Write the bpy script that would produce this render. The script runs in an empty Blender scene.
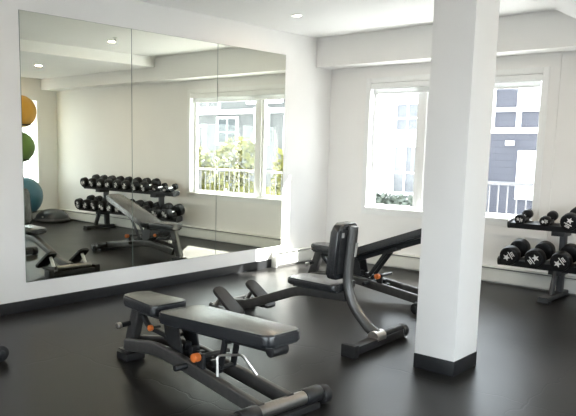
import bpy, bmesh, math, random
from mathutils import Vector, Matrix
random.seed(7)
S = bpy.context.scene
COL = S.collection
R = math.radians

# ------------------------------------------------------------------ camera, sky, sun, exposure
F_PX, CX, CY = 683.1, 235.0, 245.0
yaw, pitch, roll = R(-43.09), R(8.22), R(0.92)
fwd = Vector((math.sin(yaw)*math.cos(pitch), math.cos(yaw)*math.cos(pitch), -math.sin(pitch)))
rgt = Vector((math.cos(yaw), -math.sin(yaw), 0))
upv = rgt.cross(fwd)
r2 = math.cos(roll)*rgt + math.sin(roll)*upv
u2 = -math.sin(roll)*rgt + math.cos(roll)*upv
camd = bpy.data.cameras.new('camera')
camd.sensor_fit = 'HORIZONTAL'; camd.sensor_width = 36.0
camd.lens = F_PX*36.0/576.0
camd.shift_x = (288-CX)/576.0
camd.shift_y = (CY-208)/576.0
camd.clip_start = 0.05
cam = bpy.data.objects.new('camera', camd); COL.objects.link(cam)
cam.matrix_world = Matrix(((r2.x, u2.x, -fwd.x, 4.92), (r2.y, u2.y, -fwd.y, 0.0), (r2.z, u2.z, -fwd.z, 1.35), (0, 0, 0, 1)))
S.camera = cam

S.view_settings.view_transform = 'Standard'
S.view_settings.look = 'None'
S.view_settings.gamma = 1.0
S.view_settings.use_curve_mapping = False
S.view_settings.exposure = 0.24

SKY = 6.5
SUN = 40.0
LAMP = 4.0
W = bpy.data.worlds.new('sky'); S.world = W; W.use_nodes = True
wn = W.node_tree.nodes; wl = W.node_tree.links
bg = wn['Background']
bg.inputs['Color'].default_value = (0.87, 0.935, 1.0, 1); bg.inputs['Strength'].default_value = SKY

sd = bpy.data.lights.new('sun', 'SUN'); sd.energy = SUN; sd.angle = R(0.6); sd.color = (1.0, 0.96, 0.9)
sun = bpy.data.objects.new('sun', sd); COL.objects.link(sun)
sun.rotation_euler = Vector((-0.79, -1.0, -1.18)).to_track_quat('-Z', 'Y').to_euler()
sun.location = (8, 16, 14)

def portal(name, loc, direction, sx, sy):
    d = bpy.data.lights.new(name, 'AREA'); d.shape = 'RECTANGLE'; d.size = sx; d.size_y = sy; d.energy = 1.0
    d.cycles.is_portal = True
    o = bpy.data.objects.new(name, d); COL.objects.link(o); o.location = loc
    o.rotation_euler = Vector(direction).to_track_quat('-Z', 'Y').to_euler()
    return o

# ------------------------------------------------------------------ materials
def mat(name, color, rough=0.5, metal=0.0, noise=0.0, nscale=30.0, bump=0.0, bscale=200.0, spec=0.5, coat=0.0):
    m = bpy.data.materials.new(name); m.use_nodes = True
    n = m.node_tree.nodes; l = m.node_tree.links; b = n['Principled BSDF']
    b.inputs['Base Color'].default_value = (*color, 1); b.inputs['Roughness'].default_value = rough
    b.inputs['Metallic'].default_value = metal; b.inputs['Specular IOR Level'].default_value = spec
    b.inputs['Coat Weight'].default_value = coat
    if noise or bump:
        tc = n.new('ShaderNodeTexCoord')
    if noise:
        t = n.new('ShaderNodeTexNoise'); t.inputs['Scale'].default_value = nscale; t.inputs['Detail'].default_value = 4
        l.new(tc.outputs['Object'], t.inputs['Vector'])
        r = n.new('ShaderNodeValToRGB')
        r.color_ramp.elements[0].position = 0.3; r.color_ramp.elements[1].position = 0.7
        r.color_ramp.elements[0].color = (*[c*(1-noise) for c in color], 1)
        r.color_ramp.elements[1].color = (*[min(1, c*(1+noise)) for c in color], 1)
        l.new(t.outputs['Fac'], r.inputs['Fac']); l.new(r.outputs['Color'], b.inputs['Base Color'])
    if bump:
        t2 = n.new('ShaderNodeTexNoise'); t2.inputs['Scale'].default_value = bscale
        l.new(tc.outputs['Object'], t2.inputs['Vector'])
        bp = n.new('ShaderNodeBump'); bp.inputs['Strength'].default_value = bump; bp.inputs['Distance'].default_value = 0.002
        l.new(t2.outputs['Fac'], bp.inputs['Height']); l.new(bp.outputs['Normal'], b.inputs['Normal'])
    return m

def emit(name, color, strength):
    m = bpy.data.materials.new(name); m.use_nodes = True
    b = m.node_tree.nodes['Principled BSDF']
    b.inputs['Base Color'].default_value = (*color, 1)
    b.inputs['Emission Color'].default_value = (*color, 1); b.inputs['Emission Strength'].default_value = strength
    return m

WALL = mat('wall_paint', (0.85, 0.845, 0.835), 0.75, noise=0.012, nscale=3, bump=0.08, bscale=350)
CEIL = mat('ceiling_paint', (0.92, 0.92, 0.915), 0.8, noise=0.01, nscale=2)
COLP = mat('column_paint', (0.80, 0.795, 0.785), 0.7, noise=0.012, nscale=4, bump=0.08, bscale=350)
TRIM = mat('white_trim_paint', (0.84, 0.84, 0.82), 0.45, noise=0.01, nscale=5)
VINYL = mat('white_window_vinyl', (0.85, 0.86, 0.86), 0.35, noise=0.01, nscale=5)
BASEB = mat('black_vinyl_baseboard', (0.012, 0.013, 0.015), 0.42, noise=0.15, nscale=20)
HEATM = mat('heater_enamel', (0.74, 0.74, 0.70), 0.4, noise=0.02, nscale=8)
HEATD = mat('heater_slot_grey', (0.16, 0.16, 0.155), 0.5, noise=0.1, nscale=10)
BLIND = mat('blind_fabric', (0.72, 0.73, 0.72), 0.8, noise=0.03, nscale=60)
def _blind(m):
    n = m.node_tree.nodes; l = m.node_tree.links; b = n['Principled BSDF']; o = n['Material Output']
    t = n.new('ShaderNodeBsdfTranslucent'); t.inputs['Color'].default_value = (0.75, 0.76, 0.76, 1)
    x = n.new('ShaderNodeMixShader'); x.inputs[0].default_value = 0.5
    l.new(b.outputs[0], x.inputs[1]); l.new(t.outputs[0], x.inputs[2]); l.new(x.outputs[0], o.inputs['Surface'])
_blind(BLIND)
VINY = mat('black_upholstery', (0.020, 0.022, 0.026), 0.26, noise=0.2, nscale=40, bump=0.05, bscale=420, spec=0.8, coat=0.5)
VINY.node_tree.nodes['Principled BSDF'].inputs['Coat Roughness'].default_value = 0.22
FRAME = mat('charcoal_powder_coat', (0.080, 0.078, 0.076), 0.34, metal=0.35, noise=0.12, nscale=25)
BLACK = mat('black_steel', (0.016, 0.017, 0.019), 0.38, noise=0.15, nscale=25)
RUBBER = mat('black_rubber', (0.012, 0.012, 0.013), 0.5, noise=0.2, nscale=30, bump=0.15, bscale=200)
SILVER = mat('brushed_silver_steel', (0.62, 0.60, 0.57), 0.28, metal=1.0, noise=0.06, nscale=60)
POSTM = mat('dark_grey_tube_paint', (0.16, 0.16, 0.158), 0.26, metal=0.6, noise=0.06, nscale=30)
BRONZE = mat('bronze_grey_steel', (0.24, 0.23, 0.22), 0.3, metal=0.85, noise=0.06, nscale=40)
CHROME = mat('chrome', (0.80, 0.80, 0.80), 0.14, metal=1.0, noise=0.02, nscale=60)
ORANGE = mat('orange_knob_plastic', (0.75, 0.19, 0.04), 0.4, noise=0.06, nscale=40)
URETH = mat('black_urethane', (0.009, 0.0095, 0.011), 0.42, noise=0.15, nscale=40, spec=0.3)
MARK = mat('white_moulded_mark', (0.80, 0.80, 0.80), 0.5, noise=0.04, nscale=60)
RACKG = mat('rack_graphite', (0.060, 0.063, 0.068), 0.4, metal=0.4, noise=0.1, nscale=25)
LABELM = mat('grey_sticker', (0.42, 0.42, 0.41), 0.5, noise=0.15, nscale=80)
YEL = mat('yellow_ball_vinyl', (0.66, 0.36, 0.045), 0.42, noise=0.06, nscale=6)
GRN = mat('green_ball_vinyl', (0.13, 0.24, 0.05), 0.42, noise=0.06, nscale=6)
BLU = mat('blue_ball_vinyl', (0.055, 0.17, 0.24), 0.42, noise=0.06, nscale=6)
DOME = mat('dark_dome_rubber', (0.035, 0.042, 0.05), 0.35, noise=0.1, nscale=10)
DOMEB = mat('dome_base_grey', (0.10, 0.10, 0.10), 0.45, noise=0.1, nscale=10)
LAMPG = emit('lamp_diffuser', (1.0, 0.93, 0.80), 9.0)
# outdoors
EXTP = mat('pale_grey_panel', (0.115, 0.12, 0.13), 0.8, noise=0.1, nscale=1.2)
EXTW = mat('white_render', (0.83, 0.84, 0.86), 0.8, noise=0.02, nscale=2)
EXTD = mat('outside_asphalt', (0.20, 0.20, 0.20), 0.9, noise=0.12, nscale=2)
EXTT = mat('pale_terrace_concrete', (0.72, 0.715, 0.70), 0.85, noise=0.05, nscale=2)
EXTG = mat('outside_paving', (0.74, 0.73, 0.71), 0.9, noise=0.12, nscale=2)
EXWIN = mat('outside_window_glass', (0.045, 0.055, 0.068), 0.25, noise=0.3, nscale=1.4)
EXWIN2 = mat('outside_pale_window', (0.115, 0.12, 0.13), 0.4, noise=0.18, nscale=3)
HEDGE = mat('hedge_leaves', (0.085, 0.10, 0.08), 0.7, noise=0.4, nscale=9)
LEAF = mat('yellow_green_leaves', (0.110, 0.112, 0.012), 0.6, noise=0.35, nscale=8)
BARK = mat('bark', (0.12, 0.09, 0.07), 0.9, noise=0.3, nscale=12)

# lap siding: thin horizontal shadow-gap lines in the colour of the joints
SIDE = mat('blue_grey_lap_siding', (0.30, 0.335, 0.42), 0.7)
def _siding(m):
    n = m.node_tree.nodes; l = m.node_tree.links; b = n['Principled BSDF']
    tc = n.new('ShaderNodeTexCoord'); w = n.new('ShaderNodeTexWave'); w.bands_direction = 'Z'
    w.wave_profile = 'SAW'; w.inputs['Scale'].default_value = 1.6
    l.new(tc.outputs['Object'], w.inputs['Vector'])
    r = n.new('ShaderNodeValToRGB'); r.color_ramp.elements[0].color = (0.035, 0.037, 0.050, 1); r.color_ramp.elements[0].position = 0.04
    r.color_ramp.elements[1].color = (0.049, 0.051, 0.067, 1); r.color_ramp.elements[1].position = 0.16
    l.new(w.outputs['Fac'], r.inputs['Fac']); l.new(r.outputs['Color'], b.inputs['Base Color'])
    bp = n.new('ShaderNodeBump'); bp.inputs['Distance'].default_value = 0.02; bp.inputs['Strength'].default_value = 0.5
    l.new(w.outputs['Fac'], bp.inputs['Height']); l.new(bp.outputs['Normal'], b.inputs['Normal'])
_siding(SIDE)

# rubber gym floor: speckle, scuffs, wavy tile joints
FLOOR = mat('rubber_floor', (0.04, 0.04, 0.04), 0.40, spec=0.22)
def _floor(m):
    n = m.node_tree.nodes; l = m.node_tree.links; b = n['Principled BSDF']
    tc = n.new('ShaderNodeTexCoord')
    n1 = n.new('ShaderNodeTexNoise'); n1.inputs['Scale'].default_value = 1.3; n1.inputs['Detail'].default_value = 6
    n2 = n.new('ShaderNodeTexNoise'); n2.inputs['Scale'].default_value = 160; n2.inputs['Detail'].default_value = 2
    for q in (n1, n2): l.new(tc.outputs['Object'], q.inputs['Vector'])
    r1 = n.new('ShaderNodeValToRGB'); r1.color_ramp.elements[0].position = 0.3; r1.color_ramp.elements[1].position = 0.72
    r1.color_ramp.elements[0].color = (0.0085, 0.0083, 0.0082, 1); r1.color_ramp.elements[1].color = (0.018, 0.0174, 0.0168, 1)
    l.new(n1.outputs['Fac'], r1.inputs['Fac'])
    # joints
    nd = n.new('ShaderNodeTexNoise'); nd.inputs['Scale'].default_value = 5.0; nd.inputs['Detail'].default_value = 1
    l.new(tc.outputs['Object'], nd.inputs['Vector'])
    sub = n.new('ShaderNodeVectorMath'); sub.operation = 'SUBTRACT'; sub.inputs[1].default_value = (0.5, 0.5, 0.5)
    l.new(nd.outputs['Color'], sub.inputs[0])
    sc = n.new('ShaderNodeVectorMath'); sc.operation = 'SCALE'; sc.inputs['Scale'].default_value = 0.16
    l.new(sub.outputs[0], sc.inputs[0])
    ad = n.new('ShaderNodeVectorMath'); ad.operation = 'ADD'
    l.new(tc.outputs['Object'], ad.inputs[0]); l.new(sc.outputs[0], ad.inputs[1])
    br = n.new('ShaderNodeTexBrick'); br.offset = 0.0; br.inputs['Scale'].default_value = 1.0
    br.inputs['Brick Width'].default_value = 1.22; br.inputs['Row Height'].default_value = 1.22
    br.inputs['Mortar Size'].default_value = 0.006; br.inputs['Mortar Smooth'].default_value = 0.4
    br.inputs['Color1'].default_value = br.inputs['Color2'].default_value = (1, 1, 1, 1); br.inputs['Mortar'].default_value = (0.45, 0.45, 0.45, 1)
    l.new(ad.outputs[0], br.inputs['Vector'])
    mx = n.new('ShaderNodeMix'); mx.data_type = 'RGBA'; mx.blend_type = 'MULTIPLY'; mx.inputs['Factor'].default_value = 1
    l.new(r1.outputs['Color'], mx.inputs[6]); l.new(br.outputs['Color'], mx.inputs[7]); l.new(mx.outputs[2], b.inputs['Base Color'])
    rr = n.new('ShaderNodeMapRange'); rr.inputs['To Min'].default_value = 0.25; rr.inputs['To Max'].default_value = 0.38
    l.new(n1.outputs['Fac'], rr.inputs['Value']); l.new(rr.outputs[0], b.inputs['Roughness'])
    ht = n.new('ShaderNodeMath'); ht.operation = 'MULTIPLY_ADD'; ht.inputs[1].default_value = 0.25
    l.new(n2.outputs['Fac'], ht.inputs[0]); l.new(br.outputs['Color'], ht.inputs[2])
    bp = n.new('ShaderNodeBump'); bp.inputs['Strength'].default_value = 0.35; bp.inputs['Distance'].default_value = 0.003
    l.new(ht.outputs[0], bp.inputs['Height']); l.new(bp.outputs['Normal'], b.inputs['Normal'])
_floor(FLOOR)

# silvered mirror glass with its faint green cast
MIRR = mat('mirror_silver', (0.83, 0.84, 0.755), 0.0, metal=1.0)
MEDGE = mat('mirror_edge', (0.18, 0.22, 0.20), 0.3)

# clear glazing: mostly see-through, faint reflection
GLASS = bpy.data.materials.new('window_glass'); GLASS.use_nodes = True
def _glass(m):
    n = m.node_tree.nodes; l = m.node_tree.links; n.clear()
    out = n.new('ShaderNodeOutputMaterial'); mx = n.new('ShaderNodeMixShader'); tr = n.new('ShaderNodeBsdfTransparent')
    gl = n.new('ShaderNodeBsdfGlossy'); gl.inputs['Roughness'].default_value = 0.0
    lw0 = n.new('ShaderNodeLayerWeight'); pw = n.new('ShaderNodeMath'); pw.operation = 'POWER'; pw.inputs[1].default_value = 5
    lw = n.new('ShaderNodeMath'); lw.operation = 'MULTIPLY_ADD'; lw.inputs[1].default_value = 0.7; lw.inputs[2].default_value = 0.04
    l.new(lw0.outputs['Facing'], pw.inputs[0]); l.new(pw.outputs[0], lw.inputs[0])
    tr.inputs['Color'].default_value = (0.97, 0.985, 0.98, 1)
    l.new(lw.outputs[0], mx.inputs[0]); l.new(tr.outputs[0], mx.inputs[1]); l.new(gl.outputs[0], mx.inputs[2]); l.new(mx.outputs[0], out.inputs[0])
_glass(GLASS)

# ------------------------------------------------------------------ mesh helpers
class MB:
    def __init__(s): s.bm = bmesh.new()
    def box(s, x0, x1, y0, y1, z0, z1, bev=0.0, M=None):
        r = bmesh.ops.create_cube(s.bm, size=1.0); v = r['verts']
        T = Matrix.Translation(((x0+x1)/2, (y0+y1)/2, (z0+z1)/2)) @ Matrix.Diagonal((abs(x1-x0), abs(y1-y0), abs(z1-z0), 1))
        bmesh.ops.transform(s.bm, matrix=T, verts=v)
        if bev:
            es = {e for q in v for e in q.link_edges}
            rb = bmesh.ops.bevel(s.bm, geom=list(es), offset=bev, segments=2, profile=0.7, affect='EDGES')
            v = list({q for f in rb['faces'] for q in f.verts} | {q for q in v if q.is_valid})
        if M is not None: bmesh.ops.transform(s.bm, matrix=M, verts=v)
        return s
    def ring_sweep(s, rings, closed_ends=True):
        R0 = [[s.bm.verts.new(p) for p in r] for r in rings]
        n = len(R0[0])
        for a, b in zip(R0[:-1], R0[1:]):
            for i in range(n): s.bm.faces.new((a[i], a[(i+1) % n], b[(i+1) % n], b[i]))
        if closed_ends:
            s.bm.faces.new(list(reversed(R0[0]))); s.bm.faces.new(R0[-1])
        return s
    def tube(s, path, r=0.03, rect=None, fillet=0.0, seg=14, side=None):
        P = [Vector(p) for p in path]
        if fillet and len(P) > 2:
            Q = [P[0]]
            for i in range(1, len(P)-1):
                a, b, c = P[i-1], P[i], P[i+1]
                f = min(fillet, (a-b).length*0.48, (c-b).length*0.48)
                p0 = b+(a-b).normalized()*f; p1 = b+(c-b).normalized()*f
                for k in range(8):
                    t = k/7; Q.append(p0*(1-t)**2 + b*2*t*(1-t) + p1*t*t)
            Q.append(P[-1]); P = Q
        if rect:
            w, h, cr = rect[0]/2, rect[1]/2, min(rect)*0.2
            prof = []
            for (sx, sy, a0) in ((1, 1, 0), (-1, 1, 90), (-1, -1, 180), (1, -1, 270)):
                for k in range(4):
                    a = R(a0+30*k); prof.append((sx*(w-cr)+cr*math.cos(a), sy*(h-cr)+cr*math.sin(a)))
        else:
            prof = [(math.cos(2*math.pi*k/seg), math.sin(2*math.pi*k/seg)) for k in range(seg)]
        t0 = (P[1]-P[0]).normalized()
        up = Vector(side) if side else (Vector((0, 1, 0)) if abs(t0.y) < 0.9 else Vector((1, 0, 0)))
        A = (up - t0*up.dot(t0)).normalized(); rings = []
        for i, p in enumerate(P):
            t = (P[min(i+1, len(P)-1)]-P[max(i-1, 0)]).normalized()
            A = (A - t*A.dot(t)).normalized(); B = t.cross(A)
            rr = r[min(i, len(r)-1)] if isinstance(r, (list, tuple)) else r
            k = 1.0 if rect else rr
            rings.append([p + A*q[0]*k + B*q[1]*k for q in prof])
        return s.ring_sweep(rings)
    def lathe(s, profile, axis_p, axis_d, seg=28):
        d = Vector(axis_d).normalized(); p = Vector(axis_p)
        a = Vector((1, 0, 0)) if abs(d.x) < 0.9 else Vector((0, 1, 0))
        A = (a - d*a.dot(d)).normalized(); B = d.cross(A)
        rings = [[p + d*h + (A*math.cos(2*math.pi*k/seg)+B*math.sin(2*math.pi*k/seg))*max(r, 1e-4) for k in range(seg)] for (r, h) in profile]
        return s.ring_sweep(rings)
    def cyl(s, p0, p1, r, seg=20, bev=0.0):
        p0, p1 = Vector(p0), Vector(p1); L = (p1-p0).length
        b = bev
        pr = [(r, 0), (r, L)] if not b else [(r-b, 0), (r-b*0.3, b*0.3), (r, b), (r, L-b), (r-b*0.3, L-b*0.3), (r-b, L)]
        return s.lathe(pr, p0, p1-p0, seg)
    def prism(s, poly, z0, z1, M=None, bev=0.0, seg=3):
        n = len(poly)
        lo = [s.bm.verts.new((x, y, z0)) for x, y in poly]; hi = [s.bm.verts.new((x, y, z1)) for x, y in poly]
        fs = [s.bm.faces.new(list(reversed(lo))), s.bm.faces.new(hi)]
        for i in range(n): s.bm.faces.new((lo[i], lo[(i+1) % n], hi[(i+1) % n], hi[i]))
        v = lo+hi
        if bev:
            es = {e for f in fs for e in f.edges}
            rb = bmesh.ops.bevel(s.bm, geom=list(es), offset=bev, segments=seg, profile=0.55, affect='EDGES')
            v = [q for q in s.bm.verts if q.is_valid and (q in set(v) or any(f in set(rb['faces']) for f in q.link_faces))]
        if M is not None: bmesh.ops.transform(s.bm, matrix=M, verts=list(set(v)))
        return s
    def sphere(s, c, r, sub=3, scale=(1, 1, 1)):
        q = bmesh.ops.create_icosphere(s.bm, subdivisions=sub, radius=r)
        bmesh.ops.transform(s.bm, matrix=Matrix.Translation(c) @ Matrix.Diagonal((*scale, 1)), verts=q['verts'])
        return s
    def torus(s, c, Rr, r, axis=(0, 0, 1), seg=40, ts=10):
        d = Vector(axis).normalized(); a = Vector((1, 0, 0)) if abs(d.x) < 0.9 else Vector((0, 1, 0))
        A = (a-d*a.dot(d)).normalized(); B = d.cross(A); rings = []
        for k in range(seg):
            t = 2*math.pi*k/seg; e = A*math.cos(t)+B*math.sin(t)
            rings.append([Vector(c)+e*(Rr+r*math.cos(2*math.pi*j/ts))+d*r*math.sin(2*math.pi*j/ts) for j in range(ts)])
        R0 = [[s.bm.verts.new(p) for p in q] for q in rings]
        for i in range(seg):
            a_, b_ = R0[i], R0[(i+1) % seg]
            for j in range(ts): s.bm.faces.new((a_[j], a_[(j+1) % ts], b_[(j+1) % ts], b_[j]))
        return s
    def build(s, name, m, parent=None, flat=False):
        bmesh.ops.recalc_face_normals(s.bm, faces=s.bm.faces)
        me = bpy.data.meshes.new(name); s.bm.to_mesh(me); s.bm.free()
        if not flat:
            for p in me.polygons: p.use_smooth = True
            me.set_sharp_from_angle(angle=R(32))
        me.materials.append(m)
        o = bpy.data.objects.new(name, me); COL.objects.link(o)
        if parent is not None: o.parent = parent
        return o

def rpoly(pts, rad, seg=4):
    """polygon with rounded corners"""
    out = []; n = len(pts)
    for i in range(n):
        a, b, c = Vector(pts[i-1]), Vector(pts[i]), Vector(pts[(i+1) % n])
        r = rad[i] if isinstance(rad, (list, tuple)) else rad
        r = min(r, (a-b).length*0.45, (c-b).length*0.45)
        p0 = b+(a-b).normalized()*r; p1 = b+(c-b).normalized()*r
        for k in range(seg+1):
            t = k/seg; q = p0*(1-t)**2 + b*2*t*(1-t) + p1*t*t; out.append((q.x, q.y))
    return out

def tag(o, label=None, cat=None, group=None, kind=None):
    if label: o['label'] = label
    if cat: o['category'] = cat
    if group: o['group'] = group
    if kind: o['kind'] = kind
    return o
def thing(name, label, cat, loc=(0, 0, 0), rz=0.0, group=None):
    o = bpy.data.objects.new(name, None); COL.objects.link(o); o.location = loc; o.rotation_euler = (0, 0, rz)
    o.empty_display_size = 0.1
    return tag(o, label, cat, group)
def struct(o, label, cat): return tag(o, label, cat, kind='structure')
def dup(root):
    r = root.copy(); COL.objects.link(r)
    for ch in root.children:
        c = ch.copy(); COL.objects.link(c); c.parent = r
        for g in ch.children:
            d = g.copy(); COL.objects.link(d); d.parent = c
    return r

# ------------------------------------------------------------------ room shell
XR, D, YB = 6.0, 6.907, -2.2          # right wall, window wall, back wall
ZC, ZD, XB = 2.603, 2.464, 2.903      # main ceiling, dropped ceiling and where it starts
YS, ZS = 6.597, 2.277                 # bulkhead front and underside
T = 0.16
W1 = (0.506, 2.532, 0.592, 2.147)     # window in the far wall: x0, x1, z0, z1
WR = [(5.3, 6.56, 0.592, 2.147), (0.8, 3.6, 0.06, 1.90)]   # right wall glazing, the second unseen and added for daylight: y0, y1, z0, z1
struct(MB().box(-T, XR+T, YB-T, D+T, -0.12, 0).build('floor', FLOOR, flat=True), 'black speckled rubber gym floor with faint wavy joints', 'floor')
struct(MB().box(-T, XR+T, YB-T, D+T, ZC, ZC+0.15).build('ceiling', CEIL, flat=True), 'white main ceiling over the mirror side of the room', 'ceiling')
struct(MB().box(XB, XR, YB, YS, ZD, ZC).build('ceiling_drop', CEIL, flat=True), 'lower white ceiling panel on the right side of the room', 'ceiling')
struct(MB().box(0, XR, YS, D, ZS, ZC).build('ceiling_bulkhead', WALL, flat=True), 'long boxed bulkhead along the top of the window wall', 'bulkhead')
struct(MB().box(-T, 0, YB-T, D+T, 0, ZC).build('wall_left', WALL, flat=True), 'off-white wall carrying the big mirror', 'wall')
m = MB()
m.box(0, W1[0], D, D+T, 0, ZC); m.box(W1[1], XR, D, D+T, 0, ZC)
m.box(W1[0], W1[1], D, D+T, 0, W1[2]); m.box(W1[0], W1[1], D, D+T, W1[3], ZC)
struct(m.build('wall_far', WALL, flat=True), 'off-white far wall with the big window', 'wall')
m = MB(); ys = sorted(WR); y = YB-T
for a, b, z0, z1 in ys:
    m.box(XR, XR+T, y, a, 0, ZC); m.box(XR, XR+T, a, b, 0, z0); m.box(XR, XR+T, a, b, z1, ZC); y = b
m.box(XR, XR+T, y, D+T, 0, ZC)
struct(m.build('wall_right', WALL, flat=True), 'cream side wall seen in the mirror behind the exercise balls', 'wall')
WB = (1.4, 5.5, 0.06, 1.80)           # unseen low glazing added in the back wall for daylight: x0, x1, z0, z1
struct(MB().box(0, WB[0], YB-T, YB, 0, ZC).box(WB[1], XR, YB-T, YB, 0, ZC).box(WB[0], WB[1], YB-T, YB, 0, WB[2]).box(WB[0], WB[1], YB-T, YB, WB[3], ZC).build('wall_back', WALL, flat=True), 'plain wall behind the viewer', 'wall')

# wide flat casing round the window
m = MB()
m.box(W1[1], 2.628, D-0.014, D, 0.495, ZS); m.box(0.46, W1[1], D-0.014, D, 0.495, W1[2]); m.box(0.46, W1[0], D-0.014, D, W1[2], ZS)
m.box(W1[0], W1[1], D-0.014, D, W1[3], ZS)
struct(m.build('trim_1', WALL, flat=True), 'flat wide casing boards round the far window', 'trim')

# window in the far wall
w = thing('window_1', 'large white framed window in the far wall behind the pillar', 'window', (0, D, 0)); w['kind'] = 'structure'
def winframe(m, x0, x1, z0, z1, y0, y1, wd, bot=None):
    bot = bot or wd
    m.box(x0, x0+wd, y0, y1, z0, z1, 0.004); m.box(x1-wd, x1, y0, y1, z0, z1, 0.004)
    m.box(x0+wd, x1-wd, y0, y1, z1-wd, z1, 0.004); m.box(x0+wd, x1-wd, y0, y1, z0, z0+bot, 0.004)
m = MB(); winframe(m, W1[0], W1[1], W1[2], W1[3], -0.022, 0.15, 0.06, 0.075); m.build('window_frame', VINYL, w)
m = MB(); m.box(1.16, 1.24, 0.05, 0.13, W1[2]+0.07, W1[3]-0.06, 0.006); m.build('mullion', VINYL, w)
for nm, a, b in (('sash', W1[0]+0.06, 1.16), ('sash', 1.24, W1[1]-0.06)):
    m = MB(); winframe(m, a, b, W1[2]+0.075, W1[3]-0.06, 0.07, 0.12, 0.04); sh = m.build('window_sash', VINYL, w)
    m = MB(); m.box(a+0.04, b-0.04, 0.092, 0.098, W1[2]+0.115, W1[3]-0.10); m.build('glass_pane', GLASS, sh, flat=True)
m = MB(); m.box(W1[0]+0.01, W1[1]-0.01, -0.035, 0.03, W1[2]+0.055, W1[2]+0.08, 0.004); m.build('window_sill', VINYL, w)
m = MB(); m.box(0.66, 0.74, 0.03, 0.05, 0.675, 0.695, 0.004).tube([(0.70, 0.04, 0.69), (0.75, 0.015, 0.70), (0.80, 0.015, 0.695)], r=0.006); m.build('crank_handle', VINYL, w)
# roller blind, rolled up under the window head
b = thing('roller_blind', 'pale roller blind rolled up at the head of the far window', 'blind', (0, D, 2.08))
MB().box(W1[0]+0.062, W1[1]-0.062, -0.018, 0.06, -0.055, 0.005, 0.008).build('cassette', VINYL, b)
MB().box(W1[0]+0.085, W1[1]-0.085, 0.016, 0.019, -0.10, -0.055).build('fabric', BLIND, b, flat=True)
MB().box(W1[0]+0.085, W1[1]-0.085, 0.008, 0.027, -0.118, -0.10, 0.004).build('bottom_bar', VINYL, b)
portal('window_light', (1.52, D+0.18, 1.37), (0, -1, 0), 2.0, 1.55)

# right wall: the mirrored window, then unseen glazing added for daylight
for i, (a, bb, z0, z1) in enumerate(WR):
    w = thing('window_%d' % (i+2), ['bright white window on the side wall behind the exercise balls', 'unseen glazing added to the side wall to let in daylight'][i], 'window', (XR, 0, 0)); w['kind'] = 'structure'
    nb = [2, 2][i]; step = (bb-a)/nb
    m = MB()
    m.box(-0.02, 0.14, a, bb, z0, z0+0.06, 0.004); m.box(-0.02, 0.14, a, bb, z1-0.06, z1, 0.004)
    for k in range(nb+1):
        c = a+0.03 if k == 0 else (bb-0.03 if k == nb else a+k*step)
        m.box(-0.02, 0.14, c-0.03, c+0.03, z0+0.06, z1-0.06, 0.004)
    m.build('window_frame', VINYL, w)
    for k in range(nb):
        MB().box(0.09, 0.096, a+k*step+0.03, a+(k+1)*step-0.03, z0+0.06, z1-0.06).build('glass_pane', GLASS, w, flat=True)
    portal('window_light', (XR+0.18, (a+bb)/2, (z0+z1)/2), (-1, 0, 0), bb-a, z1-z0)

w = thing('window_4', 'unseen glazing added behind the viewer to let in daylight', 'window', (0, YB, 0)); w['kind'] = 'structure'  # glazing out of view, put in to brighten the room from behind
m = MB(); m.box(WB[0], WB[1], -0.14, 0.02, WB[2], WB[2]+0.06, 0.004); m.box(WB[0], WB[1], -0.14, 0.02, WB[3]-0.06, WB[3], 0.004)
for k in range(4):
    c = min(max(WB[0]+k*(WB[1]-WB[0])/3, WB[0]+0.03), WB[1]-0.03); m.box(c-0.03, c+0.03, -0.14, 0.02, WB[2]+0.06, WB[3]-0.06, 0.004)
m.build('window_frame', VINYL, w)
for k in range(3):
    q = (WB[1]-WB[0])/3; MB().box(WB[0]+k*q+0.03, WB[0]+(k+1)*q-0.03, -0.096, -0.09, WB[2]+0.06, WB[3]-0.06).build('glass_pane', GLASS, w, flat=True)
portal('window_light', ((WB[0]+WB[1])/2, YB-0.18, (WB[2]+WB[3])/2), (0, 1, 0), WB[1]-WB[0], WB[3]-WB[2])

# black baseboard, stops where the left wall heater begins
YH0 = 5.86
struct(MB().box(0, 0.012, YB, YH0-0.005, 0, 0.092, 0.003).build('baseboard_left', BASEB), 'black vinyl baseboard under the mirror', 'baseboard')

# baseboard heaters
def heater(label, L, loc, rz):
    """runs along +x from the origin, its back to +y"""
    h = thing('baseboard_heater', label, 'heater', loc, rz, 'baseboard heaters')
    prof = [(0, 0.015), (-0.062, 0.015), (-0.07, 0.03), (-0.07, 0.135), (-0.055, 0.150), (0, 0.150)]
    m = MB(); m.ring_sweep([[Vector((x, p[0], p[1])) for p in prof] for x in (0.012, L-0.012)]); m.build('body', HEATM, h, flat=True)
    m = MB(); m.box(0.012, L-0.012, -0.078, 0, 0.163, 0.173, 0.003); m.build('top_cover', HEATM, h)
    m = MB(); m.box(0.012, L-0.012, -0.058, -0.003, 0.150, 0.163); m.build('outlet_slot', HEATD, h, flat=True)
    m = MB(); m.box(0.012, L-0.012, -0.056, -0.003, 0.0, 0.015); m.build('intake_slot', HEATD, h, flat=True)
    for x in (0, L-0.012): MB().box(x, x+0.012, -0.08, 0, 0, 0.176, 0.003).build('end_cap', HEATM, h)
    return h
heater('long cream baseboard heater under the far window and dumbbell rack', XR-0.19, (0.095, D-0.001, 0), 0)
heater('short baseboard heater on the mirror wall in the corner beside the window', D-0.09-YH0, (0.001, YH0, 0), R(90))
heater('baseboard heater on the side wall behind the ball stand', 2.4, (XR-0.001, D-0.09, 0), R(-90))

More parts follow.
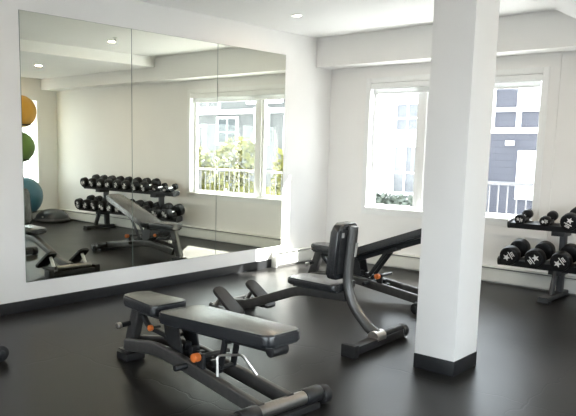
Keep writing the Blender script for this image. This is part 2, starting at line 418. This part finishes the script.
# square pillar
p = thing('column', 'square white pillar with black base standing right of centre', 'pillar', (3.055, 3.947, 0)); p['kind'] = 'structure'
MB().box(-0.1295, 0.1295, -0.156, 0.156, 0, ZD, 0.003).build('shaft', COLP, p)
MB().box(-0.1335, 0.1335, -0.160, 0.160, 0, 0.092, 0.003).build('baseboard', BASEB, p)

# mirror panels
for (y0, y1, lab) in ((2.798, 3.881, 'mirror panel nearest the viewer, reflecting the exercise balls'), (3.881, 4.960, 'middle mirror panel, reflecting most of the dumbbell rack'),
                      (4.960, 6.030, 'mirror panel closest to the window wall, reflecting the bright window')):
    mp = thing('mirror_panel', lab, 'mirror', (0, (y0+y1)/2, 0.236), 0, 'wall mirror panels')
    h = (y1-y0)/2-0.0015
    MB().box(0.0005, 0.0045, -h, h, 0, 2.119).build('glass_edge', MEDGE, mp, flat=True)
    MB().box(0.0045, 0.006, -h+0.002, h-0.002, 0.002, 2.117).build('mirror_glass', MIRR, mp, flat=True)

# recessed ceiling lamps
def downlight(x, y, z, label, k=1.0):
    t = thing('recessed_light', label, 'ceiling light', (x, y, z), 0, 'recessed ceiling lights')
    MB().lathe([(0.040, -0.001), (0.040, -0.007), (0.056, -0.007), (0.060, -0.002), (0.060, 0.0)], (0, 0, 0), (0, 0, 1)).build('trim_ring', TRIM, t)
    MB().cyl((0, 0, -0.0095), (0, 0, -0.002), 0.039).build('diffuser', LAMPG, t)
    d = bpy.data.lights.new('lamp', 'AREA'); d.shape = 'DISK'; d.size = 0.08; d.energy = LAMP*k; d.color = (1.0, 0.77, 0.50)
    o = bpy.data.objects.new('lamp', d); COL.objects.link(o); o.parent = t; o.location = (0, 0, -0.012)
    return t
downlight(0.69, 5.34, ZC, 'recessed ceiling light nearest the corner by the window wall')
downlight(2.12, 5.244, ZC, 'recessed ceiling light shown by the mirror panel nearest the viewer')
downlight(2.12, 2.5, ZC, 'recessed ceiling light above the front bench')
downlight(0.69, 0.0, ZC, 'recessed ceiling light near the back wall on the mirror side')
downlight(4.085, 5.412, ZD, 'recessed light in the lower ceiling, reflected above the yellow ball', 3.0)
downlight(0.95, 1.75, ZC, 'added unseen ceiling light warming the wall at the near mirror end')  # unseen lamp put in to warm the top of the left wall
t = thing('sprinkler_head', 'small sprinkler head on the ceiling beside a recessed light, seen in the mirror', 'sprinkler', (1.86, 5.10, ZC))
MB().lathe([(0.03, 0), (0.03, -0.006), (0.012, -0.012), (0.008, -0.03)], (0, 0, 0), (0, 0, 1)).build('body', TRIM, t)
MB().cyl((0, 0, -0.036), (0, 0, -0.03), 0.014).build('deflector', SILVER, t)

# ------------------------------------------------------------------ adjustable benches
def adjustable_bench(label, loc, deg, back=0.0, wheel_side=1):
    B = thing('adjustable_bench', label, 'weight bench', loc, R(deg), 'adjustable benches')
    L = 1.29; TC = 0.035   # TC: the cross tube sits a little off the middle line
    MB().box(-0.06, 0.06, -0.07, 0.07, 0.0, 0.05, 0.014).build('rear_foot', RUBBER, B)
    MB().box(-0.075, 0.03, -0.045, 0.045, 0.05, 0.062, 0.004).build('foot_plate', FRAME, B)
    MB().tube([(-0.01, 0, 0.055), (0.10, 0, 0.36)], rect=(0.062, 0.082)).build('rear_post', FRAME, B)
    hb = MB().cyl((0.035, -0.02, 0.245), (0.035, -0.095, 0.24), 0.016).build('side_handle', RUBBER, B)
    MB().cyl((0.035, -0.095, 0.24), (0.035, -0.125, 0.238), 0.021, bev=0.004).build('handle_cap', SILVER, hb)
    for s in (-1, 1):
        MB().tube([(0.05, 0.058*s, 0.115), (0.38, 0.085*s, 0.172), (0.54, 0.095*s, 0.17), (L, 0.105*s, 0.072)], rect=(0.044, 0.076), fillet=0.16).build('main_rail', FRAME, B)
    # front cross tube
    cb = MB().cyl((L, TC-0.17, 0.066), (L, TC+0.17, 0.066), 0.036).build('cross_tube', BRONZE, B)
    for s in (-1, 1):
        MB().cyl((L, TC+s*0.165, 0.066), (L, TC+s*0.29, 0.066), 0.043, bev=0.006).build('end_sleeve', BLACK, cb)
        MB().cyl((L+0.004, TC+s*0.29, 0.050), (L+0.004, TC+s*0.345, 0.050), 0.050, bev=0.008).build('wheel', RUBBER, cb)
        MB().cyl((L+0.004, TC+s*0.345, 0.050), (L+0.004, TC+s*0.352, 0.050), 0.022, bev=0.002).build('wheel_hub', BLACK, cb)
    MB().box(L-0.03, L+0.05, TC-0.25, TC+0.25, 0.0, 0.034, 0.008).build('rubber_strip', RUBBER, B)
    # hinge bracket and ratchet below the pads
    m = MB()
    for s in (-1, 1):
        m.prism(rpoly([(0.46, 0.245), (0.56, 0.16), (0.62, 0.16), (0.57, 0.35), (0.49, 0.375), (0.44, 0.34)], 0.02), -0.005, 0.005,
                M=Matrix.Translation((0, 0.062*s, 0)) @ Matrix.Rotation(R(90), 4, 'X'))
    m.cyl((0.50, -0.085, 0.355), (0.50, 0.085, 0.355), 0.018); m.cyl((0.46, -0.07, 0.25), (0.46, 0.07, 0.25), 0.012)
    m.build('hinge_bracket', BLACK, B)
    m = MB()
    for k in range(5): m.box(0.56+0.06*k, 0.59+0.06*k, -0.022, 0.022, 0.195-0.010*k, 0.240-0.012*k, 0.005)
    m.tube([(0.50, 0, 0.19), (0.86, 0, 0.14)], rect=(0.05, 0.03)); m.build('ratchet_ladder', BLACK, B)
    MB().tube([(0.10, 0, 0.345), (0.44, 0, 0.345)], rect=(0.05, 0.045)).build('seat_frame', BLACK, B)
    MB().tube([(0.12, 0, 0.33), (0.20, 0, 0.25), (0.38, 0, 0.235)], rect=(0.03, 0.03), fillet=0.04).build('seat_strut', BLACK, B)
    sk = MB().cyl((0.34, -0.02, 0.285), (0.34, -0.075, 0.285), 0.009).build('seat_pin', FRAME, B)
    MB().cyl((0.34, -0.075, 0.285), (0.34, -0.10, 0.285), 0.018, bev=0.005).build('knob', ORANGE, sk)
    MB().cyl((0.72, -0.20, 0.160), (0.72, 0.15, 0.160), 0.017, bev=0.003).build('cross_pin', BLACK, B)
    MB().box(0.80, 0.85, -0.112, -0.088, 0.13, 0.25, 0.006).build('pin_bracket', BLACK, B)
    kp = MB().cyl((0.82, -0.10, 0.232), (0.82, 0.10, 0.232), 0.013).build('pop_pin', FRAME, B)
    MB().cyl((0.82, -0.155, 0.232), (0.82, -0.112, 0.232), 0.024, bev=0.006).build('knob', ORANGE, kp)
    # seat
    seat = MB().prism(rpoly([(0.04, -0.092), (0.40, -0.128), (0.425, -0.11), (0.425, 0.11), (0.40, 0.128), (0.04, 0.092)], [0.04, 0.02, 0.02, 0.02, 0.02, 0.04]), 0.372, 0.438, bev=0.016)
    seat.build('seat', VINY, B)
    MB().prism(rpoly([(0.06, -0.075), (0.40, -0.105), (0.40, 0.105), (0.06, 0.075)], 0.02), 0.362, 0.374).build('seat_board', BLACK, B)
    # backrest, hinged at its lower edge
    piv = Matrix.Translation((0.49, 0, 0.360)) @ Matrix.Rotation(R(-back), 4, 'Y')
    m = MB().prism(rpoly([(0.0, -0.148), (0.10, -0.155), (0.86, -0.122), (0.86, 0.122), (0.10, 0.155), (0.0, 0.148)], [0.03, 0.05, 0.045, 0.045, 0.05, 0.03]), 0.0, 0.062, bev=0.016)
    m.bm.transform(piv); m.build('backrest', VINY, B)
    m = MB().prism(rpoly([(0.02, -0.12), (0.84, -0.095), (0.84, 0.095), (0.02, 0.12)], 0.03), -0.010, 0.002); m.bm.transform(piv); m.build('backrest_board', BLACK, B)
    m = MB().tube([(0.02, 0, -0.032), (0.80, 0, -0.032)], rect=(0.055, 0.045)); m.bm.transform(piv); sp = m.build('backrest_spine', BLACK, B)
    m = MB().cyl((0.80, -0.055, -0.036), (0.80, 0.055, -0.036), 0.030, bev=0.005); m.bm.transform(piv); m.build('end_roller', RUBBER, sp)
    # support strut from the spine to the ladder, with its wire catch
    a = piv @ Vector((0.36, 0, -0.05)); f = Vector((0.68, 0, 0.205))
    if back < 5: f = Vector((0.92, 0, 0.185)); a = piv @ Vector((0.46, 0, -0.05))
    m = MB()
    for s in (-1, 1): m.tube([(a.x, 0.045*s, a.z), (f.x, 0.045*s, f.z)], rect=(0.014, 0.036))
    m.cyl((a.x, -0.055, a.z), (a.x, 0.055, a.z), 0.015); m.cyl((f.x, -0.06, f.z), (f.x, 0.06, f.z), 0.012)
    m.build('support_strut', BLACK, B)
    if back < 5:
        MB().tube([(0.965, -0.105, 0.16), (0.955, -0.10, 0.27), (1.04, 0.0, 0.275), (1.10, 0.05, 0.17)], r=0.007, fillet=0.025, seg=8).build('wire_catch', SILVER, B)
    else:
        MB().box(a.x-0.02, a.x+0.10, -0.05, 0.05, a.z-0.01, a.z+0.02, 0.006, M=Matrix.Translation(a) @ Matrix.Rotation(R(-back), 4, 'Y') @ Matrix.Translation(-a)).build('strut_bracket', BLACK, B)
    return B
adjustable_bench('flat black adjustable bench with orange knob, in front of all others', (1.565, 2.63, 0), -4.5, back=2.6)
adjustable_bench('adjustable bench with raised backrest standing partly behind the pillar', (0.965, 5.325, 0), 0.5, back=20.5)
adjustable_bench('bench at the left picture edge of which only a foot end shows', (0.76, 0.72, 0), 90)

# ------------------------------------------------------------------ seated bench with upright back pad and foot plates
U = thing('utility_bench', 'upright seated bench with vertical back pad, curved post and two foot plates', 'weight bench', (1.125, 3.975, 0), R(1.2))
cr = MB().cyl((0, -0.19, 0.080), (0, 0.22, 0.080), 0.028).build('front_cross_tube', BRONZE, U)
MB().box(-0.045, 0.045, -0.27, 0.28, 0.0, 0.054, 0.012).build('front_rubber_foot', RUBBER, U)
for s in (-1, 1):
    MB().box(-0.05, 0.05, s*0.275-0.03, s*0.275+0.03, 0.0, 0.082, 0.014).build('foot_cap', RUBBER, U)
    MB().tube([(0.05, 0.19*s, 0.085), (0.115, 0.19*s, 0.185)], r=0.018).build('plate_post', SILVER, U)
    MB().tube([(0.0, 0.19*s, 0.085), (0.24, 0.19*s, 0.060)], rect=(0.05, 0.03)).build('plate_bracket', BLACK, U)
    m = MB().prism(rpoly([(-0.15, -0.058), (0.15, -0.072), (0.15, 0.072), (-0.15, 0.058)], 0.035), -0.013, 0.013, bev=0.006)
    m.bm.transform(Matrix.Translation((0.185, 0.195*s, 0.150)) @ Matrix.Rotation(R(36), 4, 'Y')); m.build('foot_plate', RUBBER, U)
MB().tube([(0.02, 0, 0.082), (0.22, 0, 0.100), (0.74, 0, 0.300), (1.14, 0, 0.312)], rect=(0.064, 0.072), fillet=0.10).build('main_rail', FRAME, U)
MB().box(0.74, 1.12, -0.10, 0.10, 0.343, 0.357, 0.003).build('seat_board', BLACK, U)
m = MB().prism(rpoly([(0.69, -0.125), (1.13, -0.150), (1.13, 0.150), (0.69, 0.125)], [0.05, 0.03, 0.03, 0.05]), 0.357, 0.408, bev=0.016)
m.build('seat', VINY, U)
MB().tube([(1.40, 0, 0.085), (1.335, 0, 0.118), (1.215, 0, 0.235), (1.150, 0, 0.36), (1.145, 0, 0.52), (1.175, 0, 0.815)], r=0.037, fillet=0.09, seg=18).build('post', POSTM, U)
m = MB().box(-0.004, 0.004, -0.012, 0.012, 0, 0.10, 0.002); m.bm.transform(Matrix.Translation((1.190, 0.012, 0.60)) @ Matrix.Rotation(R(8), 4, 'Y')); m.build('warning_sticker', LABELM, U)
piv = Matrix.Translation((1.078, 0, 0.44)) @ Matrix.Rotation(R(5), 4, 'Y')
m = MB().prism(rpoly([(0.0, -0.135), (0.395, -0.125), (0.395, 0.125), (0.0, 0.135)], [0.04, 0.06, 0.06, 0.04]), -0.032, 0.032, bev=0.018)
m.bm.transform(piv @ Matrix.Rotation(R(-90), 4, 'Y')); m.build('back_pad', VINY, U)
m = MB().box(0.027, 0.039, -0.10, 0.10, 0.04, 0.35, 0.004); m.bm.transform(piv); bp = m.build('pad_board', BLACK, U)
m = MB().box(0.039, 0.0415, -0.092, -0.062, 0.30, 0.335, 0.001); m.bm.transform(piv); m.build('maker_plate', LABELM, bp)
MB().tube([(1.40, -0.055, 0.072), (1.40, 0.055, 0.072)], r=0.044).build('post_socket', SILVER, U)
base = MB().box(1.36, 1.44, -0.335, 0.32, 0.012, 0.070, 0.014).build('base_bar', BLACK, U)
MB().box(1.345, 1.455, -0.365, -0.31, 0.0, 0.088, 0.012).build('end_block', RUBBER, base)
MB().cyl((1.40, 0.05, 0.072), (1.40, 0.31, 0.072), 0.030).build('bar_sleeve', BLACK, base)
MB().cyl((1.40, 0.31, 0.050), (1.40, 0.375, 0.050), 0.050, bev=0.010).build('wheel', RUBBER, base)
MB().cyl((1.40, 0.375, 0.050), (1.40, 0.382, 0.050), 0.020, bev=0.002).build('wheel_hub', SILVER, base)

# ------------------------------------------------------------------ dumbbell rack and dumbbells
TILT = R(11)
YC = 6.555                                   # middle line of the saddle beams
RK = thing('dumbbell_rack', 'two tier black dumbbell rack along the far wall right of the window', 'dumbbell rack', (3.52, YC, 0))
UP = (2.40, 4.58, 0.635, 0.690); LO = (2.33, 4.74, 0.270, 0.333)     # x0, x1, bottom, top
def beam(x0, x1, z0, z1, name):
    M = Matrix.Translation((0, 0, (z0+z1)/2)) @ Matrix.Rotation(TILT, 4, 'X')
    h = (z1-z0)/2
    m = MB().box(x0-3.52, x1-3.52, -0.058, 0.058, -h, h, 0.006); m.bm.transform(M)
    o = m.build(name, BLACK, RK)
    for x in (x0, x1):
        q = MB().prism(rpoly([(-0.066, -h-0.006), (0.066, -h-0.006), (0.066, h+0.012), (-0.066, h+0.012)], 0.03), -0.010, 0.010, bev=0.003)
        q.bm.transform(M @ Matrix.Translation((x-3.52, 0, 0)) @ Matrix(((0, 0, 1, 0), (1, 0, 0, 0), (0, 1, 0, 0), (0, 0, 0, 1)))); q.build('end_plate', BLACK, o)
    return o
tu = beam(*UP, 'upper_beam'); tl = beam(*LO, 'lower_beam')
for x in (2.85, 4.22):
    dx = x-3.52
    MB().tube([(dx, -0.30, 0.032), (dx, 0.25, 0.032)], rect=(0.085, 0.045)).build('foot', RACKG, RK)
    for yy in (-0.265, 0.215): MB().box(dx-0.055, dx+0.055, yy-0.04, yy+0.04, 0, 0.012, 0.003).build('foot_pad', RUBBER, RK)
    MB().tube([(dx, 0.13, 0.05), (dx, 0.115, 0.62)], rect=(0.085, 0.05)).build('upright', RACKG, RK)
    MB().tube([(dx, -0.10, 0.05), (dx, -0.02, 0.265)], rect=(0.06, 0.035)).build('brace', RACKG, RK)
    MB().box(dx-0.06, dx+0.06, -0.05, 0.135, 0.585, 0.638, 0.006).build('beam_bracket', BLACK, RK)
    MB().box(dx-0.06, dx+0.06, -0.05, 0.135, 0.225, 0.273, 0.006).build('beam_bracket', BLACK, RK)

def star_poly(r, ri=0.42):
    return [((r if k % 2 == 0 else r*ri)*math.sin(math.pi*k/5), (r if k % 2 == 0 else r*ri)*math.cos(math.pi*k/5)) for k in range(10)]
def make_dumbbell(r, hl, L):
    """axis along y, centre at the origin"""
    t = thing('dumbbell', 'dumbbell', 'dumbbell', (0, 0, 0))
    m = MB().lathe([(0.0135, -L/2+hl-0.01), (0.0135, -0.045), (0.0165, -0.02), (0.0165, 0.02), (0.0135, 0.045), (0.0135, L/2-hl+0.01)], (0, 0, 0), (0, 1, 0), 16)
    m.build('handle', CHROME, t)
    for s in (-1, 1):
        b = min(0.014, r*0.16)
        prof = [(0.02, 0.0), (r-b, 0.0), (r-b*0.3, b*0.35), (r, b*1.2), (r, hl-b*1.2), (r-b*0.3, hl-b*0.35), (r-b, hl), (r*0.80, hl), (r*0.78, hl-0.003), (0.001, hl-0.003)]
        h = MB().lathe(prof, (0, s*(L/2-hl), 0), (0, s, 0), 32).build('head', URETH, t)
        # star and weight bars moulded on the end face
        m = MB()
        M = Matrix.Translation((0, s*(L/2-0.0030), 0)) @ (Matrix.Rotation(R(90), 4, 'X') if s < 0 else Matrix.Rotation(R(-90), 4, 'X'))
        k = r*0.72
        Rl = Matrix.Rotation(R(18), 4, 'Z')
        m.prism(star_poly(k*0.56, 0.45), 0, 0.002, M=M @ Matrix.Translation((-k*0.36, 0, 0)) @ Rl)
        m.box(k*0.22, k*0.36, -k*0.62, k*0.62, 0, 0.002, M=M)
        m.box(k*0.50, k*0.62, -k*0.30, k*0.40, 0, 0.002, M=M); m.box(k*0.72, k*0.84, -k*0.36, k*0.36, 0, 0.002, M=M)
        m.box(k*0.50, k*0.84, k*0.28, k*0.40, 0, 0.002, M=M)
        m.build('star_logo', MARK, h, flat=True)
    return t
small = make_dumbbell(0.047, 0.055, 0.24)
mid = make_dumbbell(0.078, 0.085, 0.315)
big = make_dumbbell(0.088, 0.095, 0.335)
used = set()
ORD = ['first', 'second', 'third', 'fourth', 'fifth', 'sixth', 'seventh', 'eighth', 'ninth', 'tenth', 'eleventh']
def place(proto, key, x, zh, rolldeg, label, group):
    o = proto if key not in used else dup(proto); used.add(key)
    M = Matrix.Translation((x, YC, zh)) @ Matrix.Rotation(TILT, 4, 'X') @ Matrix.Rotation(R(rolldeg), 4, 'Y')
    o.location = M.to_translation(); o.rotation_euler = M.to_euler()
    o['label'] = label; o['group'] = group
xs_u = [2.518, 2.745] + [2.965+0.2164*k for k in range(8)]
xs_l = [2.462, 2.692, 2.920] + [2.925+0.2131*k for k in range(1, 9)]
rolls_u = [15, -10, 115] + [random.uniform(0, 360) for _ in range(8)]
rolls_l = [-32, 142, -38] + [random.uniform(0, 360) for _ in range(8)]
ZU, ZL = [0.738]*2+[0.757]*8, [0.398]*11
for i, x in enumerate(xs_u):
    if i < 2: lab = ['small dumbbell at the window end of the upper rack shelf', 'small dumbbell second from the window end of the upper rack shelf'][i]; pr, ky = small, 's'
    else: lab = 'black round dumbbell %s from the window end of the upper rack shelf' % ORD[i]; pr, ky = mid, 'm'
    if i == len(xs_u)-1: lab = 'black round dumbbell at the far end of the upper rack shelf from the window'
    place(pr, ky, x, ZU[i], rolls_u[i], lab, 'dumbbells on the upper rack shelf')
for i, x in enumerate(xs_l):
    lab = 'large round dumbbell with white star %s from the window end of the lower rack shelf' % ORD[i]
    if i == 0: lab = 'large round dumbbell with white star at the window end of the lower rack shelf'
    place(big, 'b', x, ZL[i], rolls_l[i], lab, 'dumbbells on the lower rack shelf')
# saddles that carry the handles
for tr, sh, xs, zz in ((UP, tu, xs_u, ZU), (LO, tl, xs_l, ZL)):
    zm = (tr[2]+tr[3])/2; h = (tr[3]-tr[2])/2
    for x, zh in zip(xs, zz):
        top = (zh-zm)/math.cos(TILT) - 0.0172
        m = MB().box(x-3.52-0.034, x-3.52+0.034, -0.042+math.sin(TILT)*(zh-zm), 0.042+math.sin(TILT)*(zh-zm), h-0.002, top, 0.005)
        m.bm.transform(Matrix.Translation((0, 0, zm)) @ Matrix.Rotation(TILT, 4, 'X')); m.build('saddle', RUBBER, sh)

# ------------------------------------------------------------------ ball stand, balls, balance dome (seen in the mirror)
BX = 5.65
balls = [(5.984, 1.868, 0.268, YEL, 'yellow'), (5.950, 1.281, 0.258, GRN, 'green'), (6.004, 0.457, 0.325, BLU, 'blue')]
st = thing('ball_stand', 'dark upright ball stand against the side wall holding three exercise balls', 'ball stand', (5.93, 5.98, 0))
MB().tube([(0, 0, 0.02), (0, 0, 2.0)], rect=(0.05, 0.05)).build('pole', BLACK, st)
MB().box(-0.50, 0.03, -0.035, 0.035, 0, 0.03, 0.006).box(-0.03, 0.03, -0.28, 0.28, 0, 0.03, 0.006).build('base', BLACK, st)
for (yy, zz, r, mm, nm) in balls:
    rr = r*0.62; dz = zz - math.sqrt(r*r-rr*rr) - 0.010
    ring = MB().torus((BX-5.93, yy-5.98, dz), rr, 0.011).build('holder_ring', BLACK, st)
    MB().tube([(0, 0, dz), (BX-5.93+rr, yy-5.98, dz)], r=0.011).build('arm', BLACK, ring)
    t = thing('exercise_ball', {'yellow': 'yellow exercise ball at the top of the ball stand', 'green': 'green exercise ball in the middle of the ball stand', 'blue': 'large blue exercise ball at the bottom of the ball stand'}[nm],
              'exercise ball', (BX, yy, zz-r), 0, 'exercise balls')
    m = MB().sphere((0, 0, r), r, 4)
    for k in range(-3, 4):
        a = k*0.22; m.torus((r*math.sin(a), 0, r), r*math.cos(a)+0.0005, 0.0018, axis=(1, 0, 0), seg=48, ts=6)
    m.build('body', mm, t)
    MB().cyl((-r*0.6, -r*0.79, r*1.1), (-r*0.62, -r*0.81, r*1.1), 0.012, seg=10).build('valve_plug', DOMEB, t)
bo = thing('balance_dome', 'dark half dome balance trainer on the floor in the mirrored corner', 'balance trainer', (5.56, 6.50, 0))
MB().lathe([(0.26, 0.0), (0.30, 0.02), (0.31, 0.045), (0.30, 0.06), (0.26, 0.06)], (0, 0, 0), (0, 0, 1), 40).build('base', DOMEB, bo)
MB().lathe([(0.288*math.cos(a), 0.055+0.165*math.sin(a)) for a in [R(90*k/12) for k in range(13)]], (0, 0, 0), (0, 0, 1), 40).build('dome', DOME, bo)
MB().cyl((-0.12, -0.26, 0.10), (-0.125, -0.272, 0.103), 0.014, seg=10).build('valve', SILVER, bo)

# ------------------------------------------------------------------ outdoors
ZG = -1.3
gr = MB().box(-60, 60, D+T, 70, ZG-0.2, ZG).build('ground', EXTG, flat=True); struct(gr, 'pale paving outside the window', 'ground')
gr = MB().box(XR+T, 60, -50, D+T, ZG-0.2, ZG).build('ground', EXTD, flat=True); struct(gr, 'grey asphalt outside the side wall', 'ground')
gr = MB().box(-60, XR+T, -50, YB-T, ZG-0.2, ZG).build('ground', EXTD, flat=True); struct(gr, 'grey asphalt outside the wall behind the viewer', 'ground')
# white apartment building seen left of the pillar
ab = thing('apartment_building', 'bright white building seen through the window left of the pillar', 'building', (-12, 20, ZG))
MB().box(-14, 6.10, 0.25, 10, 0, 8).build('wall', EXTW, ab, flat=True)
def pane(par, x0, x1, z0, z1, name, mm, fr=0.10, dep=0.25, org=(-12, 20)):
    x0 -= org[0]; x1 -= org[0]; z0 -= ZG; z1 -= ZG
    f = MB(); winframe(f, x0-fr, x1+fr, z0-fr, z1+fr, dep-0.10, dep, fr); f = f.build(name, EXTW, par)
    g = MB(); g.box(x0, x1, dep-0.04, dep, z0, z1)
    g.build('pane', mm, f, flat=True)
    g = MB(); c = (x0+x1)/2; g.box(c-0.03, c+0.03, dep-0.07, dep-0.03, z0, z1); g.box(x0, x1, dep-0.07, dep-0.03, z0+(z1-z0)*0.42, z0+(z1-z0)*0.42+0.05); g.build('glazing_bar', EXTW, f)
    return f
pane(ab, -6.80, -6.00, 1.98, 2.78, 'window', EXWIN2)
pane(ab, -6.82, -6.03, -0.05, 1.42, 'window', EXWIN2)
MB().box(-9.5+12, -5.9+12, 0.0, 0.3, 1.62-ZG, 1.86-ZG).build('floor_band', EXTW, ab)
# blue grey sided building, right of the pillar
sb = thing('sided_building', 'blue grey sided building with white trim seen right of the pillar', 'building', (-2, 20.2, ZG))
MB().box(-3.86, 6, 0.1, 9, 0, 1.9-ZG).box(-1.60, 6, 0.1, 9, 1.9-ZG, 7).build('siding_wall', SIDE, sb, flat=True)
MB().box(-3.86, -1.60, 0.1, 9, 1.9-ZG, 7).build('white_wall', EXTW, sb, flat=True)
m = MB(); m.box(-1.75, 6, 0.02, 0.1, 1.86-ZG, 2.02-ZG); m.build('trim_band', EXTW, sb)
m = MB(); m.box(-1.75, 6, 0.02, 0.1, 2.48-ZG, 2.60-ZG); m.build('trim_band', EXTW, sb)
m = MB(); m.box(-0.93, -0.80, 0.03, 0.1, 2.02-ZG, 5); m.build('trim_post', EXTW, sb)
m = MB(); m.box(-1.75, -1.58, 0.03, 0.1, 2.02-ZG, 5); m.build('trim_post', EXTW, sb)
m = MB(); m.box(-0.80, 0.30, 0.04, 0.1, 2.60-ZG, 3.9-ZG); m.build('window_glare', EXTW, sb)  # bright window, its glare painted as plain white
d = MB(); winframe(d, -0.80, 0.10, -0.05-ZG, 1.36-ZG, 0.0, 0.1, 0.07); d = d.build('door', EXTW, sb)
MB().box(-0.73, 0.03, 0.03, 0.1, 0.02-ZG, 1.29-ZG).build('door_leaf', EXTW, d)
MB().box(-1.14, -0.94, -0.12, 0.1, 1.50-ZG, 1.64-ZG, 0.02).build('wall_lamp', EXTW, sb)
# hedge outside left
def leafy(name, label, cat, loc, blobs, mm, group=None, trunk=None, n=900, ls=0.07):
    t = thing(name, label, cat, loc, 0, group); m = MB(); rnd = random.Random(len(label))
    for _ in range(n):
        bx, by, bz, br = rnd.choice(blobs)
        d = Vector((rnd.gauss(0, 1), rnd.gauss(0, 1), rnd.gauss(0, 1))).normalized()*br*rnd.uniform(0.55, 1.0)
        c = Vector((bx, by, bz))+d
        q = Vector((rnd.gauss(0, 1), rnd.gauss(0, 1), rnd.gauss(0, 1))).normalized(); w = q.orthogonal().normalized(); s = ls*rnd.uniform(0.7, 1.5)
        m.bm.faces.new([m.bm.verts.new(c+q*s), m.bm.verts.new(c+w*s*0.5), m.bm.verts.new(c-q*s), m.bm.verts.new(c-w*s*0.5)])
    m.build('foliage', mm, t, flat=True)
    k = MB()
    for (bx, by, bz, br) in blobs: k.tube([(0, 0, 0), (bx*0.5, by*0.5, bz*0.55), (bx, by, bz)], r=[0.05, 0.035, 0.015], seg=6)
    k.build('stem', BARK, t)
    return t
leafy('hedge', 'pale clipped hedge below the white building outside', 'hedge', (-6.6, 18.6, ZG), [(-2.2+0.55*k, 0, 0.75, 0.55) for k in range(9)], HEDGE, n=3500, ls=0.10)
# trees beyond the railing (seen in the mirror)
for k, (x, y, h, sp, lab) in enumerate(((9.15, 13.4, 2.5, 0.72, 'yellow green bush behind the railing at the edge of the mirrored window'), (7.2, 13.0, 2.75, 0.72, 'tallest yellow green bush behind the railing in the mirror'),
                                        (5.22, 12.9, 2.6, 0.70, 'yellow green bush behind the mullion in the mirrored window'))):
    leafy('leafy_bush', lab, 'bush', (x, y, ZG), [(-0.35, 0, h*0.45, sp*0.8), (0.35, 0.1, h*0.55, sp*0.85), (0.0, 0, h*0.85, sp*0.8), (0.1, 0, h*0.25, sp*0.75)], LEAF, 'yellow green bushes outside', n=2400, ls=0.09)
# building behind the bushes, seen in the mirror
mbd = thing('pale_building', 'pale building with blue windows seen in the mirror beyond the bushes', 'building', (15.5, 22, ZG))
MB().box(-6, 9, 0.25, 8, 0, 7).build('wall', EXTP, mbd, flat=True)
for (x0, x1, z0, z1, mm) in ((15.9, 17.0, 1.50, 2.55, EXWIN), (14.1, 14.75, 1.5, 2.9, EXWIN2), (12.0, 13.1, 1.2, 2.5, EXWIN), (17.9, 18.6, 0.2, 2.2, EXWIN2), (15.9, 17.0, -0.6, 0.75, EXWIN), (13.4, 15.2, 3.25, 3.9, EXWIN2), (17.0, 18.4, 3.1, 3.9, EXWIN2)):
    pane(mbd, x0, x1, z0, z1, 'window', mm, org=(15.5, 22))
MB().box(-6, 9, 0.1, 0.25, 2.75-ZG, 2.95-ZG).build('floor_band', EXTW, mbd)
# railing on the terrace
RL = thing('railing', 'pale metal railing with thin upright bars outside the window', 'railing', (1.25, 8.6, 0))
RAILM = mat('railing_paint', (0.075, 0.077, 0.085), 0.45, noise=0.03, nscale=20)
MB().box(0, 4.2, -0.025, 0.025, 0.92, 0.96, 0.006).build('top_rail', RAILM, RL)
MB().box(0, 4.2, -0.02, 0.02, 0.08, 0.12, 0.006).build('bottom_rail', RAILM, RL)
for k in range(36):
    x = 0.06+k*0.117
    MB().box(x-0.007, x+0.007, -0.007, 0.007, 0.11, 0.93).build('baluster', RAILM, RL)
for x in (0, 1.4, 2.8, 4.2): MB().box(x-0.025, x+0.025, -0.025, 0.025, 0.0, 0.96, 0.004).build('rail_post', RAILM, RL)
tr = MB().box(-1.0, 9, D+T, 8.8, ZG, -0.001).build('terrace_slab', EXTT, flat=True); struct(tr, 'concrete terrace slab outside the window', 'terrace')
